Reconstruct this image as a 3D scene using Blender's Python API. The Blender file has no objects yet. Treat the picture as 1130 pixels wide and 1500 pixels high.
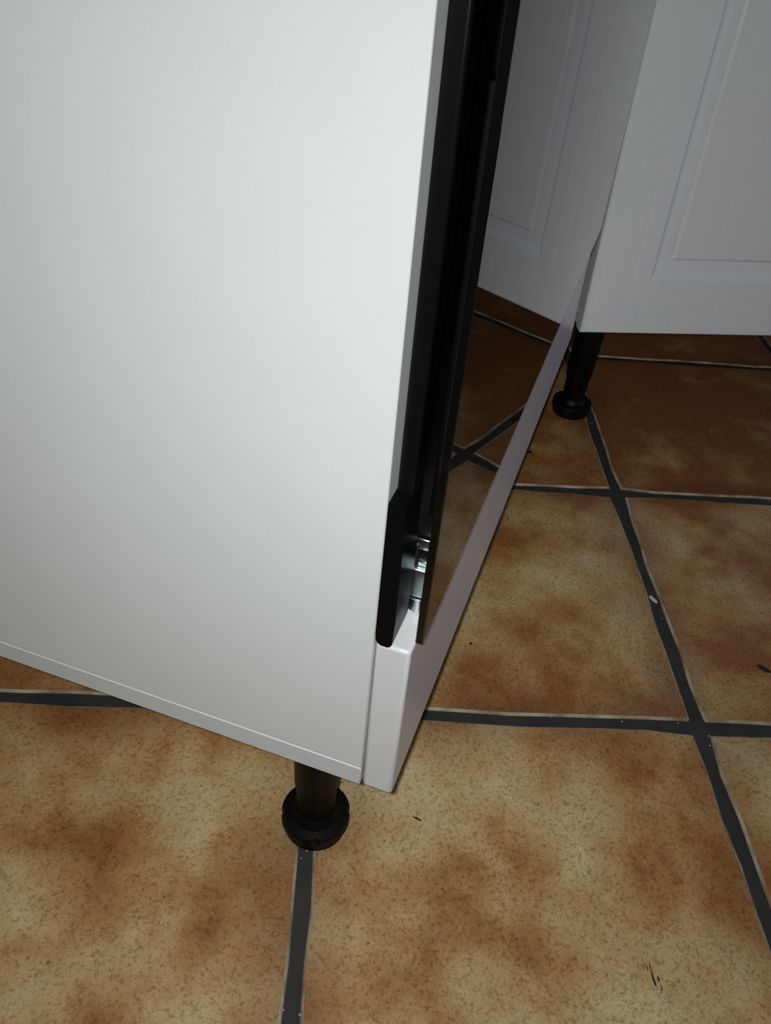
import bpy, bmesh, math, random
from mathutils import Vector, Matrix
rnd = random.Random(7)
C = bpy.context.scene.collection
scene = bpy.context.scene

# ------------------------------------------------------------------ camera
F_PX, YAW, PITCH, ROLL = 1226.97, -0.0623434, 0.89143, 0.0961415
CAM = Vector((-0.3265729, -0.4587479, 0.5968696))
rot = Matrix.Rotation(YAW, 4, 'Z') @ Matrix.Rotation(PITCH, 4, 'X') @ Matrix.Rotation(ROLL, 4, 'Z')
cd = bpy.data.cameras.new('camera')
cd.sensor_fit = 'HORIZONTAL'; cd.sensor_width = 36.0; cd.lens = F_PX / 1130 * 36.0
cd.clip_start = 0.01
cam = bpy.data.objects.new('camera', cd); C.objects.link(cam)
cam.matrix_world = Matrix.Translation(CAM) @ rot
scene.camera = cam

# ------------------------------------------------------------------ light
w = bpy.data.worlds.new('room_air'); scene.world = w; w.use_nodes = True
bg = w.node_tree.nodes['Background']
bg.inputs[0].default_value = (0.5, 0.5, 0.55, 1); bg.inputs[1].default_value = 0.01

# the flash lamp of the hand-held phone, a centimetre beside its lens
fl = bpy.data.lights.new('phone_flash', 'AREA')
fl.shape = 'DISK'; fl.size = 0.010; fl.energy = 3.3; fl.spread = math.radians(155); fl.color = (0.965, 0.995, 0.985)
fl.use_nodes = True
_em = fl.node_tree.nodes['Emission']
_fo = fl.node_tree.nodes.new('ShaderNodeLightFalloff')
_fo.inputs['Strength'].default_value = 1.0; _fo.inputs['Smooth'].default_value = 0.27
fl.node_tree.links.new(_fo.outputs['Quadratic'], _em.inputs['Strength'])
flo = bpy.data.objects.new('phone_flash', fl); C.objects.link(flo)
flo.matrix_world = cam.matrix_world @ Matrix.Translation((-0.009, 0.004, 0.0))
# added dim cool fill lamp low on the right, lifting the drawer front
cl = bpy.data.lights.new('cool_fill_light', 'AREA')
cl.shape = 'RECTANGLE'; cl.size = 0.9; cl.size_y = 0.8; cl.energy = 2.7; cl.color = (0.60, 0.66, 1.0)
clo = bpy.data.objects.new('cool_fill_light', cl); C.objects.link(clo)
clo.location = (1.34, 0.02, 0.58); clo.rotation_euler = (0, math.radians(90), 0)
scene.cycles.caustics_reflective = True

vs = scene.view_settings
vs.view_transform = 'Standard'; vs.look = 'None'; vs.gamma = 1.0; vs.use_curve_mapping = False
vs.exposure = 0.0

# ------------------------------------------------------------------ materials
def mat(name):
    m = bpy.data.materials.new(name); m.use_nodes = True
    nt = m.node_tree; b = nt.nodes['Principled BSDF']
    return m, nt, b
def N(nt, t, **kw):
    n = nt.nodes.new(t)
    for k, v in kw.items():
        if k in n.inputs: n.inputs[k].default_value = v
        else: setattr(n, k, v)
    return n
def ramp(nt, stops):
    r = nt.nodes.new('ShaderNodeValToRGB')
    e = r.color_ramp.elements
    while len(e) < len(stops): e.new(0.5)
    for el, (p, c) in zip(e, stops):
        el.position = p; el.color = (*c, 1) if len(c) == 3 else c
    return r
def math_(nt, op, a, b=None, clamp=False):
    n = nt.nodes.new('ShaderNodeMath'); n.operation = op; n.use_clamp = clamp
    for i, v in enumerate((a, b)):
        if v is None: continue
        if isinstance(v, (int, float)): n.inputs[i].default_value = v
        else: nt.links.new(v, n.inputs[i])
    return n.outputs[0]
def mix(nt, fac, a, b, blend='MIX'):
    n = nt.nodes.new('ShaderNodeMix'); n.data_type = 'RGBA'; n.blend_type = blend
    for i, v in ((0, fac), (6, a), (7, b)):
        if isinstance(v, (int, float)): n.inputs[i].default_value = v
        elif isinstance(v, tuple): n.inputs[i].default_value = (*v, 1)
        else: nt.links.new(v, n.inputs[i])
    return n.outputs[2]

def simple(name, col, rough, metal=0.0, var=0.0, nscale=60.0, bump=0.0, bscale=400.0, ior=1.5, stretch=None, spec=0.5):
    m, nt, b = mat(name)
    b.inputs['Roughness'].default_value = rough; b.inputs['Metallic'].default_value = metal
    b.inputs['IOR'].default_value = ior
    b.inputs['Specular IOR Level'].default_value = spec
    tc = nt.nodes.new('ShaderNodeTexCoord'); vec = tc.outputs['Object']
    if stretch:
        mp = nt.nodes.new('ShaderNodeMapping'); mp.inputs['Scale'].default_value = stretch
        nt.links.new(vec, mp.inputs[0]); vec = mp.outputs[0]
    n = N(nt, 'ShaderNodeTexNoise', Scale=nscale, Detail=4.0); nt.links.new(vec, n.inputs['Vector'])
    c0 = tuple(max(0, x * (1 - var)) for x in col); c1 = tuple(min(1, x * (1 + var)) for x in col)
    r = ramp(nt, [(0.3, c0), (0.7, c1)]); nt.links.new(n.outputs[0], r.inputs[0])
    nt.links.new(r.outputs[0], b.inputs['Base Color'])
    if bump:
        n2 = N(nt, 'ShaderNodeTexNoise', Scale=bscale, Detail=3.0); nt.links.new(vec, n2.inputs['Vector'])
        bp = N(nt, 'ShaderNodeBump', Strength=bump, Distance=0.0006)
        nt.links.new(n2.outputs[0], bp.inputs['Height']); nt.links.new(bp.outputs[0], b.inputs['Normal'])
    return m

M_white = simple('white_laminate', (0.72, 0.745, 0.735), 0.62, var=0.012, nscale=25, bump=0.08, bscale=700, spec=0.2)
M_edge = simple('white_edge_band', (0.66, 0.69, 0.70), 0.45, var=0.01)
M_front = simple('white_lacquer_front', (0.74, 0.75, 0.75), 0.30, var=0.008)
M_door = simple('white_grained_foil', (0.73, 0.76, 0.76), 0.38, var=0.02, nscale=12, bump=0.25, bscale=60, stretch=(14, 14, 0.7))
M_black = simple('black_plastic', (0.003, 0.003, 0.003), 0.40, var=0.2, nscale=90, bump=0.05, spec=0.12)
M_leg = simple('black_leg_plastic', (0.003, 0.0028, 0.0026), 0.5, var=0.2, nscale=90, spec=0.15)
M_frame = simple('black_enamel', (0.004, 0.0043, 0.005), 0.25, var=0.1, spec=0.25)
M_glass = simple('black_oven_glass', (0.003, 0.003, 0.003), 0.02, var=0.0)
M_gedge = simple('black_glass_edge', (0.002, 0.002, 0.002), 0.35, var=0.0, spec=0.2)
M_steel = simple('zinc_steel', (0.45, 0.51, 0.52), 0.30, metal=1.0, var=0.15, nscale=300)
M_wall = simple('painted_wall', (0.62, 0.60, 0.58), 0.8, var=0.02, bump=0.1)
M_ceil = simple('ceiling_paint', (0.75, 0.74, 0.74), 0.85, var=0.01)
M_dark = simple('dark_dirt', (0.02, 0.014, 0.01), 0.8, var=0.3, nscale=800)
M_pale = simple('pale_fleck', (0.6, 0.57, 0.52), 0.7, var=0.1, nscale=900)

def make_grout():
    m, nt, b = mat('dark_grout')
    tc = nt.nodes.new('ShaderNodeTexCoord'); v = tc.outputs['Object']
    n1 = N(nt, 'ShaderNodeTexNoise', Scale=22.0, Detail=5.0); nt.links.new(v, n1.inputs['Vector'])
    r1 = ramp(nt, [(0.3, (0.018, 0.0175, 0.017)), (0.7, (0.036, 0.034, 0.031))]); nt.links.new(n1.outputs[0], r1.inputs[0])
    # tiny pale specks lying in the joint
    vo = N(nt, 'ShaderNodeTexVoronoi', Scale=130.0); nt.links.new(v, vo.inputs['Vector'])
    sp = math_(nt, 'LESS_THAN', vo.outputs['Distance'], 0.10)
    wn = N(nt, 'ShaderNodeTexNoise', Scale=35.0, Detail=1.0); nt.links.new(v, wn.inputs['Vector'])
    g = math_(nt, 'GREATER_THAN', wn.outputs[0], 0.60)
    f = math_(nt, 'MULTIPLY', sp, g)
    col = mix(nt, f, r1.outputs[0], (0.42, 0.42, 0.40))
    nt.links.new(col, b.inputs['Base Color'])
    b.inputs['Roughness'].default_value = 0.75
    n2 = N(nt, 'ShaderNodeTexNoise', Scale=600.0, Detail=2.0); nt.links.new(v, n2.inputs['Vector'])
    bp = N(nt, 'ShaderNodeBump', Strength=0.3, Distance=0.0006)
    nt.links.new(n2.outputs[0], bp.inputs['Height']); nt.links.new(bp.outputs[0], b.inputs['Normal'])
    return m
M_grout = make_grout()

def make_tile():
    """ochre glazed tile: cloudy pale and rust patches, rustier towards its rim, fine brown speckle.
    obj.color: R = how rusty this tile is, G = how pale"""
    m, nt, b = mat('terracotta_glaze')
    tc = nt.nodes.new('ShaderNodeTexCoord'); oi = nt.nodes.new('ShaderNodeObjectInfo')
    sc = nt.nodes.new('ShaderNodeVectorMath'); sc.operation = 'SCALE'; sc.inputs[0].default_value = (31, 17, 53)
    nt.links.new(oi.outputs['Random'], sc.inputs['Scale'])
    ad = nt.nodes.new('ShaderNodeVectorMath'); ad.operation = 'ADD'
    nt.links.new(tc.outputs['Object'], ad.inputs[0]); nt.links.new(sc.outputs[0], ad.inputs[1])
    v = ad.outputs[0]
    sep = nt.nodes.new('ShaderNodeSeparateColor'); nt.links.new(oi.outputs['Color'], sep.inputs[0])
    big = N(nt, 'ShaderNodeTexNoise', Scale=9.0, Detail=3.0, Roughness=0.55, Distortion=0.3); nt.links.new(v, big.inputs['Vector'])
    med = N(nt, 'ShaderNodeTexNoise', Scale=26.0, Detail=4.0, Roughness=0.6); nt.links.new(v, med.inputs['Vector'])
    f = math_(nt, 'ADD', math_(nt, 'MULTIPLY', big.outputs[0], 0.68), math_(nt, 'MULTIPLY', med.outputs[0], 0.32))
    f = math_(nt, 'ADD', f, math_(nt, 'MULTIPLY', math_(nt, 'SUBTRACT', sep.outputs[1], 0.5), 0.35))
    base = ramp(nt, [(0.37, (0.325, 0.138, 0.042)), (0.45, (0.475, 0.275, 0.106)), (0.53, (0.600, 0.415, 0.198)), (0.64, (0.680, 0.560, 0.320))])
    nt.links.new(f, base.inputs[0])
    # distance from the rim
    sx = nt.nodes.new('ShaderNodeSeparateXYZ'); nt.links.new(tc.outputs['Object'], sx.inputs[0])
    d = math_(nt, 'MAXIMUM', math_(nt, 'ABSOLUTE', sx.outputs[0]), math_(nt, 'ABSOLUTE', sx.outputs[1]))
    en = N(nt, 'ShaderNodeTexNoise', Scale=13.0, Detail=3.0); nt.links.new(v, en.inputs['Vector'])
    dd = math_(nt, 'ADD', d, math_(nt, 'MULTIPLY', math_(nt, 'SUBTRACT', en.outputs[0], 0.5), 0.11))
    mr = N(nt, 'ShaderNodeMapRange'); mr.inputs[1].default_value = 0.105; mr.inputs[2].default_value = 0.178
    nt.links.new(dd, mr.inputs[0])
    rust = math_(nt, 'MULTIPLY', mr.outputs[0], math_(nt, 'ADD', 0.45, math_(nt, 'MULTIPLY', sep.outputs[0], 0.5)), True)
    rn = N(nt, 'ShaderNodeTexNoise', Scale=7.0, Detail=2.0); nt.links.new(ad.outputs[0], rn.inputs['Vector'])
    rall = math_(nt, 'MULTIPLY', math_(nt, 'MULTIPLY', sep.outputs[0], rn.outputs[0]), 0.75, True)
    rust = math_(nt, 'MAXIMUM', rust, rall)
    col = mix(nt, rust, base.outputs[0], (0.185, 0.070, 0.026))
    # speckle
    fine = N(nt, 'ShaderNodeTexNoise', Scale=620.0, Detail=5.0, Roughness=0.75); nt.links.new(v, fine.inputs['Vector'])
    fr = ramp(nt, [(0.32, (0.72, 0.62, 0.50)), (0.46, (0.96, 0.94, 0.92)), (0.58, (1.04, 1.04, 1.03)), (0.74, (1.22, 1.22, 1.22))]); nt.links.new(fine.outputs[0], fr.inputs[0])
    col = mix(nt, 1.0, col, fr.outputs[0], 'MULTIPLY')
    f2 = N(nt, 'ShaderNodeTexNoise', Scale=330.0, Detail=3.0, Roughness=0.7); nt.links.new(v, f2.inputs['Vector'])
    r2 = ramp(nt, [(0.33, (0.50, 0.36, 0.24)), (0.50, (1, 1, 1))]); nt.links.new(f2.outputs[0], r2.inputs[0])
    col = mix(nt, 0.75, col, r2.outputs[0], 'MULTIPLY')
    vo = N(nt, 'ShaderNodeTexVoronoi', Scale=60.0); nt.links.new(v, vo.inputs['Vector'])
    dot = math_(nt, 'LESS_THAN', vo.outputs['Distance'], 0.055)
    col = mix(nt, math_(nt, 'MULTIPLY', dot, 0.55), col, (0.05, 0.022, 0.010))
    nt.links.new(col, b.inputs['Base Color'])
    b.inputs['Roughness'].default_value = 0.40
    bn = N(nt, 'ShaderNodeTexNoise', Scale=55.0, Detail=4.0); nt.links.new(v, bn.inputs['Vector'])
    bp = N(nt, 'ShaderNodeBump', Strength=0.25, Distance=0.0015)
    nt.links.new(bn.outputs[0], bp.inputs['Height']); nt.links.new(bp.outputs[0], b.inputs['Normal'])
    return m
M_tile = make_tile()
def make_rim():
    m, nt, b = mat('worn_tile_rim')
    tc = nt.nodes.new('ShaderNodeTexCoord')
    n = N(nt, 'ShaderNodeTexNoise', Scale=30.0, Detail=4.0); nt.links.new(tc.outputs['Object'], n.inputs['Vector'])
    r = ramp(nt, [(0.40, (0.24, 0.16, 0.09)), (0.60, (0.42, 0.38, 0.30))]); nt.links.new(n.outputs[0], r.inputs[0])
    nt.links.new(r.outputs[0], b.inputs['Base Color']); b.inputs['Roughness'].default_value = 0.55
    return m
M_rim = make_rim()

# ------------------------------------------------------------------ helpers
def link(name, bm, m, parent=None, mx=None, smooth=False, angle=None):
    bmesh.ops.recalc_face_normals(bm, faces=bm.faces[:])
    me = bpy.data.meshes.new(name); bm.to_mesh(me); bm.free()
    for mm in (m if isinstance(m, (list, tuple)) else [m]): me.materials.append(mm)
    if smooth:
        if angle is not None: me.set_sharp_from_angle(angle=angle)
        for p in me.polygons:                      # flat faces stay flat, only rounded edges are smooth
            p.use_smooth = max(abs(c) for c in p.normal) < 0.99999
    o = bpy.data.objects.new(name, me); C.objects.link(o)
    if parent: o.parent = parent
    if mx is not None: o.matrix_local = mx
    return o
def empty(name, mx, label, cat, group=None):
    o = bpy.data.objects.new(name, None); C.objects.link(o); o.empty_display_size = 0.05
    o.matrix_world = mx; o['label'] = label; o['category'] = cat
    if group: o['group'] = group
    return o
def box(bm, lo, hi, bevel=0.0, seg=2):
    r = bmesh.ops.create_cube(bm, size=1.0)
    vs_ = r['verts']
    for v in vs_:
        v.co = Vector([(lo[i] + hi[i]) / 2 + v.co[i] * (hi[i] - lo[i]) for i in range(3)])
    if bevel:
        es = list({e for v in vs_ for e in v.link_edges})
        bmesh.ops.bevel(bm, geom=es, offset=bevel, segments=seg, affect='EDGES', profile=0.5)
def bxo(name, lo, hi, m, parent, bevel=0.0008, seg=2):
    bm = bmesh.new(); box(bm, lo, hi, bevel, seg)
    return link(name, bm, m, parent, smooth=True, angle=math.radians(50))
def lathe(bm, prof, n=40, rfun=None, cap=True):
    rings = []
    for r, z in prof:
        ring = []
        for k in range(n):
            a = 2 * math.pi * k / n
            rr = r if rfun is None else rfun(r, z, k, n)
            ring.append(bm.verts.new((rr * math.cos(a), rr * math.sin(a), z)))
        rings.append(ring)
    for a, b in zip(rings, rings[1:]):
        for k in range(n):
            bm.faces.new((a[k], a[(k + 1) % n], b[(k + 1) % n], b[k]))
    if cap:
        bm.faces.new(rings[0][::-1]); bm.faces.new(rings[-1])
def prism(bm, pts, axis, a0, a1):
    """extrude a 2D outline; axis 0: pts are (y, z), x from a0 to a1"""
    def P(t, p): return (t, p[0], p[1]) if axis == 0 else ((p[0], t, p[1]) if axis == 1 else (p[0], p[1], t))
    A = [bm.verts.new(P(a0, p)) for p in pts]; B = [bm.verts.new(P(a1, p)) for p in pts]
    n = len(pts)
    bm.faces.new(A); bm.faces.new(B[::-1])
    for i in range(n): bm.faces.new((A[i], B[i], B[(i + 1) % n], A[(i + 1) % n]))

# ------------------------------------------------------------------ the room shell
P = 0.342
X0, X1, Y0, Y1, H = -5 * P, 4 * P, -5 * P, 3 * P, 2.45
def struct(name, lo, hi, m):
    o = bxo(name, lo, hi, m, None, bevel=0.0); o['kind'] = 'structure'; return o
GZ = -0.0022
floor = struct('floor', (X0 - .1, Y0 - .1, -0.05), (X1 + .1, Y1 + .1, GZ), M_grout)
struct('wall_back', (X0 - .1, Y1, GZ), (X1 + .1, Y1 + .1, H), M_wall)
struct('wall_front', (X0 - .1, Y0 - .1, GZ), (X1 + .1, Y0, H), M_wall)
struct('wall_left', (X0 - .1, Y0, GZ), (X0, Y1, H), M_wall)
struct('wall_right', (X1, Y0, GZ), (X1 + .1, Y1, H), M_wall)
struct('ceiling', (X0 - .1, Y0 - .1, H), (X1 + .1, Y1 + .1, H + .1), M_ceil)

GW = 0.0104                      # joint width
def tile_mesh(seed):
    r = random.Random(seed); bm = bmesh.new()
    h = (P - GW) / 2; rc = 0.006; n = 9
    pts = []
    ph = [r.uniform(0, 6.28) for _ in range(8)]
    def wob(side, t):
        return 0.0011 * math.sin(ph[side] + t * 5.0) + 0.0006 * math.sin(ph[side + 4] + t * 13.0)
    for s in range(4):
        c, sn = [(1, 0), (0, 1), (-1, 0), (0, -1)][s]
        for k in range(n):
            t = -1 + 2 * k / (n - 1)
            x = h + wob(s, t) - (rc * 0.35 if k in (0, n - 1) else 0)
            y = t * (h - rc * 0.45)
            pts.append((x * c - y * sn, x * sn + y * c))
    top, mid, bot = [], [], []
    for x, y in pts:
        L = max(abs(x), abs(y)); k = (L - 0.0026) / L; k2 = (L - 0.0008) / L
        top.append(bm.verts.new((x * k, y * k, 0.0)))
        mid.append(bm.verts.new((x * k2, y * k2, -0.0009)))
        bot.append(bm.verts.new((x, y, GZ - 0.003)))
    m = len(pts)
    f = bm.faces.new(top); f.material_index = 0
    for i in range(m):
        j = (i + 1) % m
        a = bm.faces.new((mid[i], mid[j], top[j], top[i])); a.material_index = 1; a.smooth = True
        a = bm.faces.new((bot[i], bot[j], mid[j], mid[i])); a.material_index = 1; a.smooth = True
    bmesh.ops.recalc_face_normals(bm, faces=bm.faces[:])
    me = bpy.data.meshes.new('tile'); bm.to_mesh(me); bm.free()
    me.materials.append(M_tile); me.materials.append(M_rim)
    return me
TM = [tile_mesh(s) for s in range(7)]
# rustiness / paleness of the tiles in view, keyed by cell
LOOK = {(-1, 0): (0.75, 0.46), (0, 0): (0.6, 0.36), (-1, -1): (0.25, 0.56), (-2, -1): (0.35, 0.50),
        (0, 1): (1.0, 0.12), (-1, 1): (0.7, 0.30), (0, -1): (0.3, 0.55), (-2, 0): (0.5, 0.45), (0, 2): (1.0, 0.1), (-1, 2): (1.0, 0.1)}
tiles = {}
for j in range(-5, 3):
    for i in range(-5, 4):
        o = bpy.data.objects.new('tile', TM[(i * 3 + j * 5) % 7]); C.objects.link(o); o.parent = floor
        o.location = ((i + .5) * P, (j + .5) * P, 0)
        o.rotation_euler = (0, 0, (i + 2 * j) % 4 * math.pi / 2)
        rr, pp = LOOK.get((i, j), (rnd.uniform(.2, .7), rnd.uniform(.38, .58)))
        o.color = (rr, pp, 0, 1)
        tiles[(i, j)] = o

# ------------------------------------------------------------------ legs
def leg(parent, x, y, top, turn=0.0):
    bm = bmesh.new()
    lathe(bm, [(0.0140, 0.020), (0.0145, 0.024), (0.0150, 0.054), (0.0165, 0.058), (0.0180, top - 0.014), (0.0185, top - 0.004), (0.026, top - 0.0035), (0.026, top - 0.0006)], 36)
    o = link('leg', bm, M_leg, parent, Matrix.Translation((x, y, 0)) @ Matrix.Rotation(turn, 4, 'Z'), smooth=True, angle=math.radians(35))
    bm = bmesh.new()
    def notch(r, z, k, n):
        if 0.0082 < z < 0.0190 and r > 0.024 and (k % 18) in (0, 1): return r - 0.0016
        return r
    lathe(bm, [(0.0220, 0.0003), (0.0238, 0.0012), (0.0238, 0.0080), (0.0255, 0.0086), (0.0260, 0.0096), (0.0260, 0.0170), (0.0254, 0.0185), (0.0190, 0.0200), (0.0168, 0.0240), (0.0160, 0.0255)], 72, notch)
    link('foot', bm, M_leg, o, smooth=True, angle=math.radians(35))
    return o

# ------------------------------------------------------------------ the oven cabinet
# local frame: x along the front (away from the camera), y backwards into the cabinet, z up; origin on the floor below the near front corner
ANG = math.radians(70.5)
A = Vector((-0.3079, -0.1697, 0.0))
MX = Matrix.Translation(A) @ Matrix.Rotation(ANG, 4, 'Z')     # n (outwards) = -y
W, D, Z0, ZT, T = 0.655, 0.56, 0.150, 0.870, 0.016
oc = empty('oven_cabinet', MX, 'white oven housing cabinet with plain side panel and low drawer front on black plastic feet', 'cabinet')
bxo('side_panel', (0, 0, Z0 + T + 0.0004), (T, D, ZT), M_white, oc, 0.0009, 2)
bxo('side_panel', (W - T, 0, Z0 + T + 0.0004), (W, D, ZT), M_white, oc, 0.0009, 2)
bxo('bottom_panel', (0, 0.0004, Z0), (W, D, Z0 + T), M_edge, oc, 0.0007, 2)
bxo('shelf', (T, 0.004, 0.262), (W - T, D - 0.02, 0.262 + T), M_white, oc, 0.0005, 1)
bxo('back_panel', (T, D - 0.006, Z0 + T), (W - T, D - 0.001, ZT - 0.02), M_white, oc, 0.0)
bxo('top_rail', (T, 0.002, ZT - T), (W - T, 0.09, ZT), M_white, oc, 0.0005, 1)
bxo('drawer_front', (0.0008, -0.0195, Z0 - 0.0005), (W - 0.001, -0.0006, 0.2765), M_front, oc, 0.0022, 3)
for lx, ly in ((0.0496, 0.047), (W - 0.0526, 0.046), (0.0526, D - 0.05), (W - 0.0526, D - 0.05)):
    leg(oc, lx, ly, Z0, 0.35)

# ------------------------------------------------------------------ the built-in oven
ov = empty('built_in_oven', MX @ Matrix.Translation((0, 0, 0.279)), 'black glass fronted built-in oven set in the white cabinet', 'oven')
OZ = 0.279
def ob(name, lo, hi, m, parent=ov, bevel=0.0006, seg=2, dz=OZ):
    return bxo(name, (lo[0], lo[1], lo[2] - dz), (hi[0], hi[1], hi[2] - dz), m, parent, bevel, seg)
ob('housing', (0.022, 0.004, 0.2795), (W - 0.022, 0.50, 0.845), M_frame)
for s0, s1 in ((0.0098, 0.026), (W - 0.026, W - 0.0098)):
    ob('frame_trim', (s0, -0.0090, 0.2835), (s1, -0.0006, 0.865), M_frame, bevel=0.0016, seg=3)
ob('frame_panel', (0.026, -0.003, 0.2835), (W - 0.026, 0.0015, 0.850), M_frame)
# plastic bottom ends of the frame
for s0, s1 in ((-0.0012, 0.0250), (W - 0.0250, W + 0.0012)):
    bm = bmesh.new()
    pts = [(-0.0004, 0.369), (-0.0003, 0.284), (-0.0012, 0.2790), (-0.0034, 0.2772), (-0.0080, 0.2772), (-0.0095, 0.2795), (-0.0100, 0.300), (-0.0096, 0.340), (-0.0090, 0.369)]
    prism(bm, [(p[0], p[1] - OZ) for p in pts], 0, s0, s1)
    bmesh.ops.bevel(bm, geom=bm.edges[:], offset=0.0007, segments=2, affect='EDGES')
    link('frame_end', bm, M_black, ov, smooth=True, angle=math.radians(40))
# the door
door = ob('oven_door', (0.0025, -0.0245, 0.2830), (W - 0.0025, -0.0203, 0.760), M_glass, bevel=0.0007, seg=2)
for s0, s1 in ((0.018, 0.045), (W - 0.045, W - 0.018)):
    ob('door_profile', (s0, -0.0202, 0.352), (s1, -0.0150, 0.5370), M_black, door, bevel=0.0012, seg=3)
    ob('door_profile', (s0 - .001, -0.0202, 0.5390), (s1, -0.0155, 0.755), M_black, door, bevel=0.0018, seg=3)
ob('inner_door', (0.05, -0.0202, 0.36), (W - 0.05, -0.0100, 0.75), M_frame, door)
for s0, d in ((0.026, 1), (W - 0.026, -1)):
    bm = bmesh.new()
    def hb(lo, hi, bv=0.0004):
        a, b = sorted((s0 + d * lo[0], s0 + d * hi[0]))
        box(bm, (a, lo[1], lo[2] - OZ), (b, hi[1], hi[2] - OZ), bv, 1)
    hb((0.0, -0.0195, 0.3065), (0.016, -0.0026, 0.3100))          # bright lip
    hb((0.008, -0.0195, 0.3100), (0.012, -0.0160, 0.320))         # bracket cheeks round the dark slot
    hb((0.006, -0.0085, 0.3100), (0.012, -0.0030, 0.320))
    hb((0.008, -0.0195, 0.3180), (0.012, -0.0030, 0.3235))
    hb((0.003, -0.0185, 0.3100), (0.010, -0.0105, 0.3135))
    hb((0.003, -0.0190, 0.2880), (0.012, -0.0050, 0.3065))        # lower plate
    bmesh.ops.create_cone(bm, cap_ends=True, segments=20, radius1=0.0060, radius2=0.0060, depth=0.0095,
                          matrix=Matrix.Translation((s0 + d * 0.0080, -0.0125, 0.2825 - OZ)))
    bmesh.ops.create_cone(bm, cap_ends=True, segments=20, radius1=0.0068, radius2=0.0068, depth=0.0012,
                          matrix=Matrix.Translation((s0 + d * 0.0080, -0.0125, 0.2866 - OZ)))
    link('hinge', bm, M_steel, ov, smooth=True, angle=math.radians(40))
ob('control_panel', (0.0025, -0.0245, 0.7640), (W - 0.0025, -0.0095, 0.8700), M_glass, bevel=0.001)

# ------------------------------------------------------------------ the base cabinet beyond it
base_yaw = math.radians(4.3)
DB = Vector((-0.0578, 0.4544, 0.0))
MB = Matrix.Translation(DB) @ Matrix.Rotation(base_yaw, 4, 'Z')   # x along the door, y backwards
BW, BD = 0.597, 0.50
bc = empty('base_cabinet', MB, 'white base cabinet with framed grained door on black plastic legs beside the oven', 'cabinet')
bxo('side_panel', (0.001, 0.0205, 0.168), (0.017, BD, 0.87), M_white, bc, 0.0006, 1)
bxo('side_panel', (BW - 0.016, 0.0205, 0.168), (BW, BD, 0.87), M_white, bc, 0.0006, 1)
bxo('bottom_panel', (0.001, 0.0205, 0.152), (BW, BD, 0.168), M_white, bc, 0.0006, 1)
bxo('back_panel', (0.017, BD - 0.006, 0.168), (BW - 0.016, BD - 0.001, 0.86), M_white, bc, 0.0)
bxo('top_rail', (0.017, 0.022, 0.854), (BW - 0.016, 0.11, 0.87), M_white, bc, 0.0006, 1)
# framed door: nested rings (inset from the outline, depth)
bm = bmesh.new()
DW, DH = BW, 0.712
def ring(ins, y):
    x0, x1, z0, z1 = ins, DW - ins, ins * 1.0, DH - ins
    return [bm.verts.new(p) for p in ((x0, y, z0), (x1, y, z0), (x1, y, z1), (x0, y, z1))]
prof = [(0.0, 0.019), (0.0, 0.0035), (0.0006, 0.0016), (0.0018, 0.0005), (0.0038, 0.0),
        (0.0680, 0.0), (0.0690, 0.0003), (0.0700, 0.0016), (0.0765, 0.0062), (0.0775, 0.0065), (0.0905, 0.0065), (0.0938, 0.0044)]
rings = [ring(*p) for p in prof]
bm.faces.new(rings[0])
for a, b in zip(rings, rings[1:]):
    for k in range(4): bm.faces.new((a[k], a[(k + 1) % 4], b[(k + 1) % 4], b[k]))
bm.faces.new(rings[-1][::-1])
link('door', bm, M_door, bc, Matrix.Translation((0.0, 0.0, Z0)) @ Matrix.Rotation(math.radians(-0.9), 4, 'Y'), smooth=True, angle=math.radians(24))
for lx, ly in ((0.0360, 0.064), (BW - 0.04, 0.070), (0.04, BD - 0.05), (BW - 0.04, BD - 0.05)):
    leg(bc, lx, ly, 0.152, 0.2)

# ------------------------------------------------------------------ dirt on the floor
def chip(name, pts, z0, h, m, label=None, cat=None, parent=None):
    bm = bmesh.new(); prism(bm, pts, 2, z0, z0 + h)
    o = link(name, bm, m, parent)
    if label: o['label'] = label; o['category'] = cat
    return o

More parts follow.
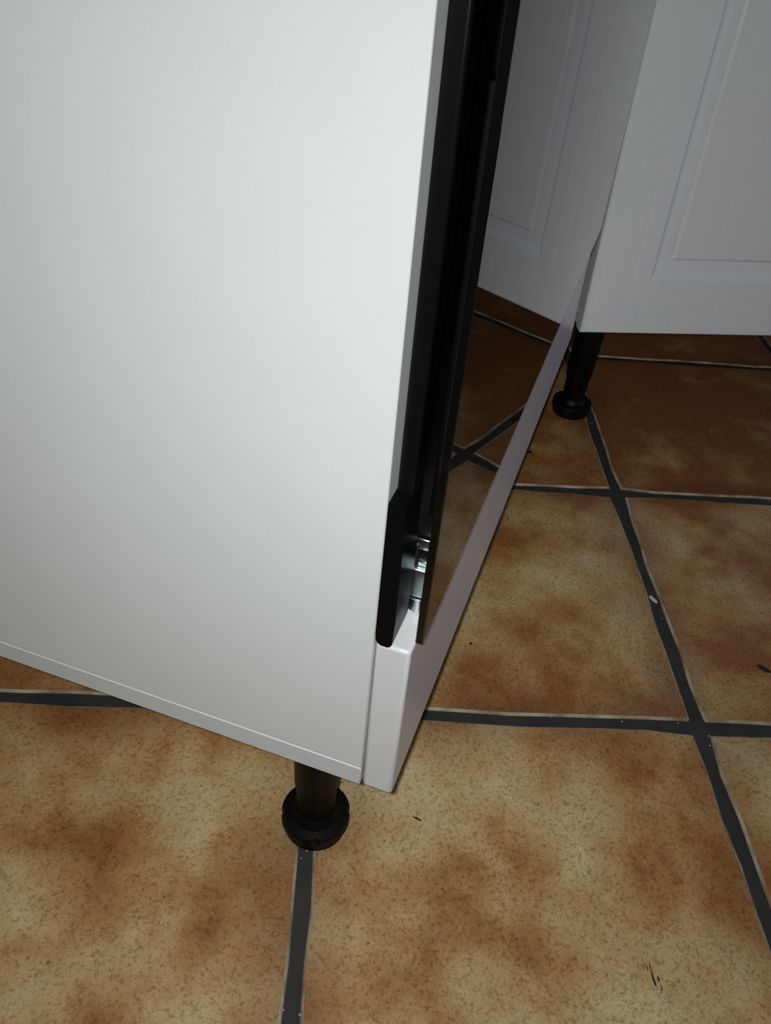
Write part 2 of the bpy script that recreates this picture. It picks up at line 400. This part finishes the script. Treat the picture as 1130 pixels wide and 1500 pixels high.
t = tiles[(-1, -1)]; tx, ty = t.location.x, t.location.y; ta = -t.rotation_euler.z
def in_tile(pts):
    c, sn = math.cos(ta), math.sin(ta)
    return [((x - tx) * c - (y - ty) * sn, (x - tx) * sn + (y - ty) * c) for x, y in pts]
bm = bmesh.new()
for strip in ([(-.0968, -.2020), (-.0963, -.2045), (-.0965, -.2085), (-.0956, -.2160), (-.0953, -.2190), (-.0966, -.2185), (-.0974, -.2150), (-.0972, -.2100), (-.0971, -.2060)],
              [(-.0935, -.2122), (-.0924, -.2130), (-.0922, -.2155), (-.0933, -.2160), (-.0938, -.2140)],
              [(-.0925, -.2165), (-.0922, -.2165), (-.0922, -.2205), (-.0926, -.2205)],
              [(-.0932, -.2205), (-.0921, -.2205), (-.0918, -.2213), (-.0932, -.2220)],
              [(-.0990, -.2060), (-.0984, -.2060), (-.0990, -.2086), (-.0996, -.2080)]):
    prism(bm, in_tile(strip), 2, 0.00003, 0.00012)
link('scuff_mark', bm, M_dark, t)
TZ = 0.00005
chip('crumb', [(-.0985, .4140), (-.0945, .4133), (-.0932, .4160), (-.0950, .4185), (-.0978, .4175)], TZ, .0012, M_dark,
     'dark brown crumb on the floor tile in front of the far black cabinet leg', 'crumb')
chip('splinter', [(-.2600, -.0992), (-.2580, -.1005), (-.2532, -.1027), (-.2530, -.1019), (-.2570, -.0996)], TZ, .0008, M_dark,
     'thin dark splinter on the large front tile below the drawer front corner', 'splinter')
chip('leaf_crumb', [(.0790, .0760), (.0830, .0762), (.0890, .0705), (.0905, .0672), (.0860, .0672), (.0810, .0715)], TZ, .0012, M_dark,
     'dark flat crumb at the right edge of the picture on a floor tile', 'crumb')
chip('paint_fleck', [(-.0040, .1655), (-.0015, .1672), (.0005, .1640), (.0030, .1590), (.0025, .1560), (-.0010, .1585), (-.0030, .1620)], GZ + .00005, .0008, M_pale,
     'pale paint fleck lying in the dark joint between two right hand floor tiles', 'fleck')
chip('grit', [(-.2003, .0850), (-.1988, .0842), (-.1974, .0852), (-.1980, .0869), (-.1996, .0867)], TZ, .0010, M_dark,
     'round dark grit speck on the rusty tile beside the white drawer front', 'grit')
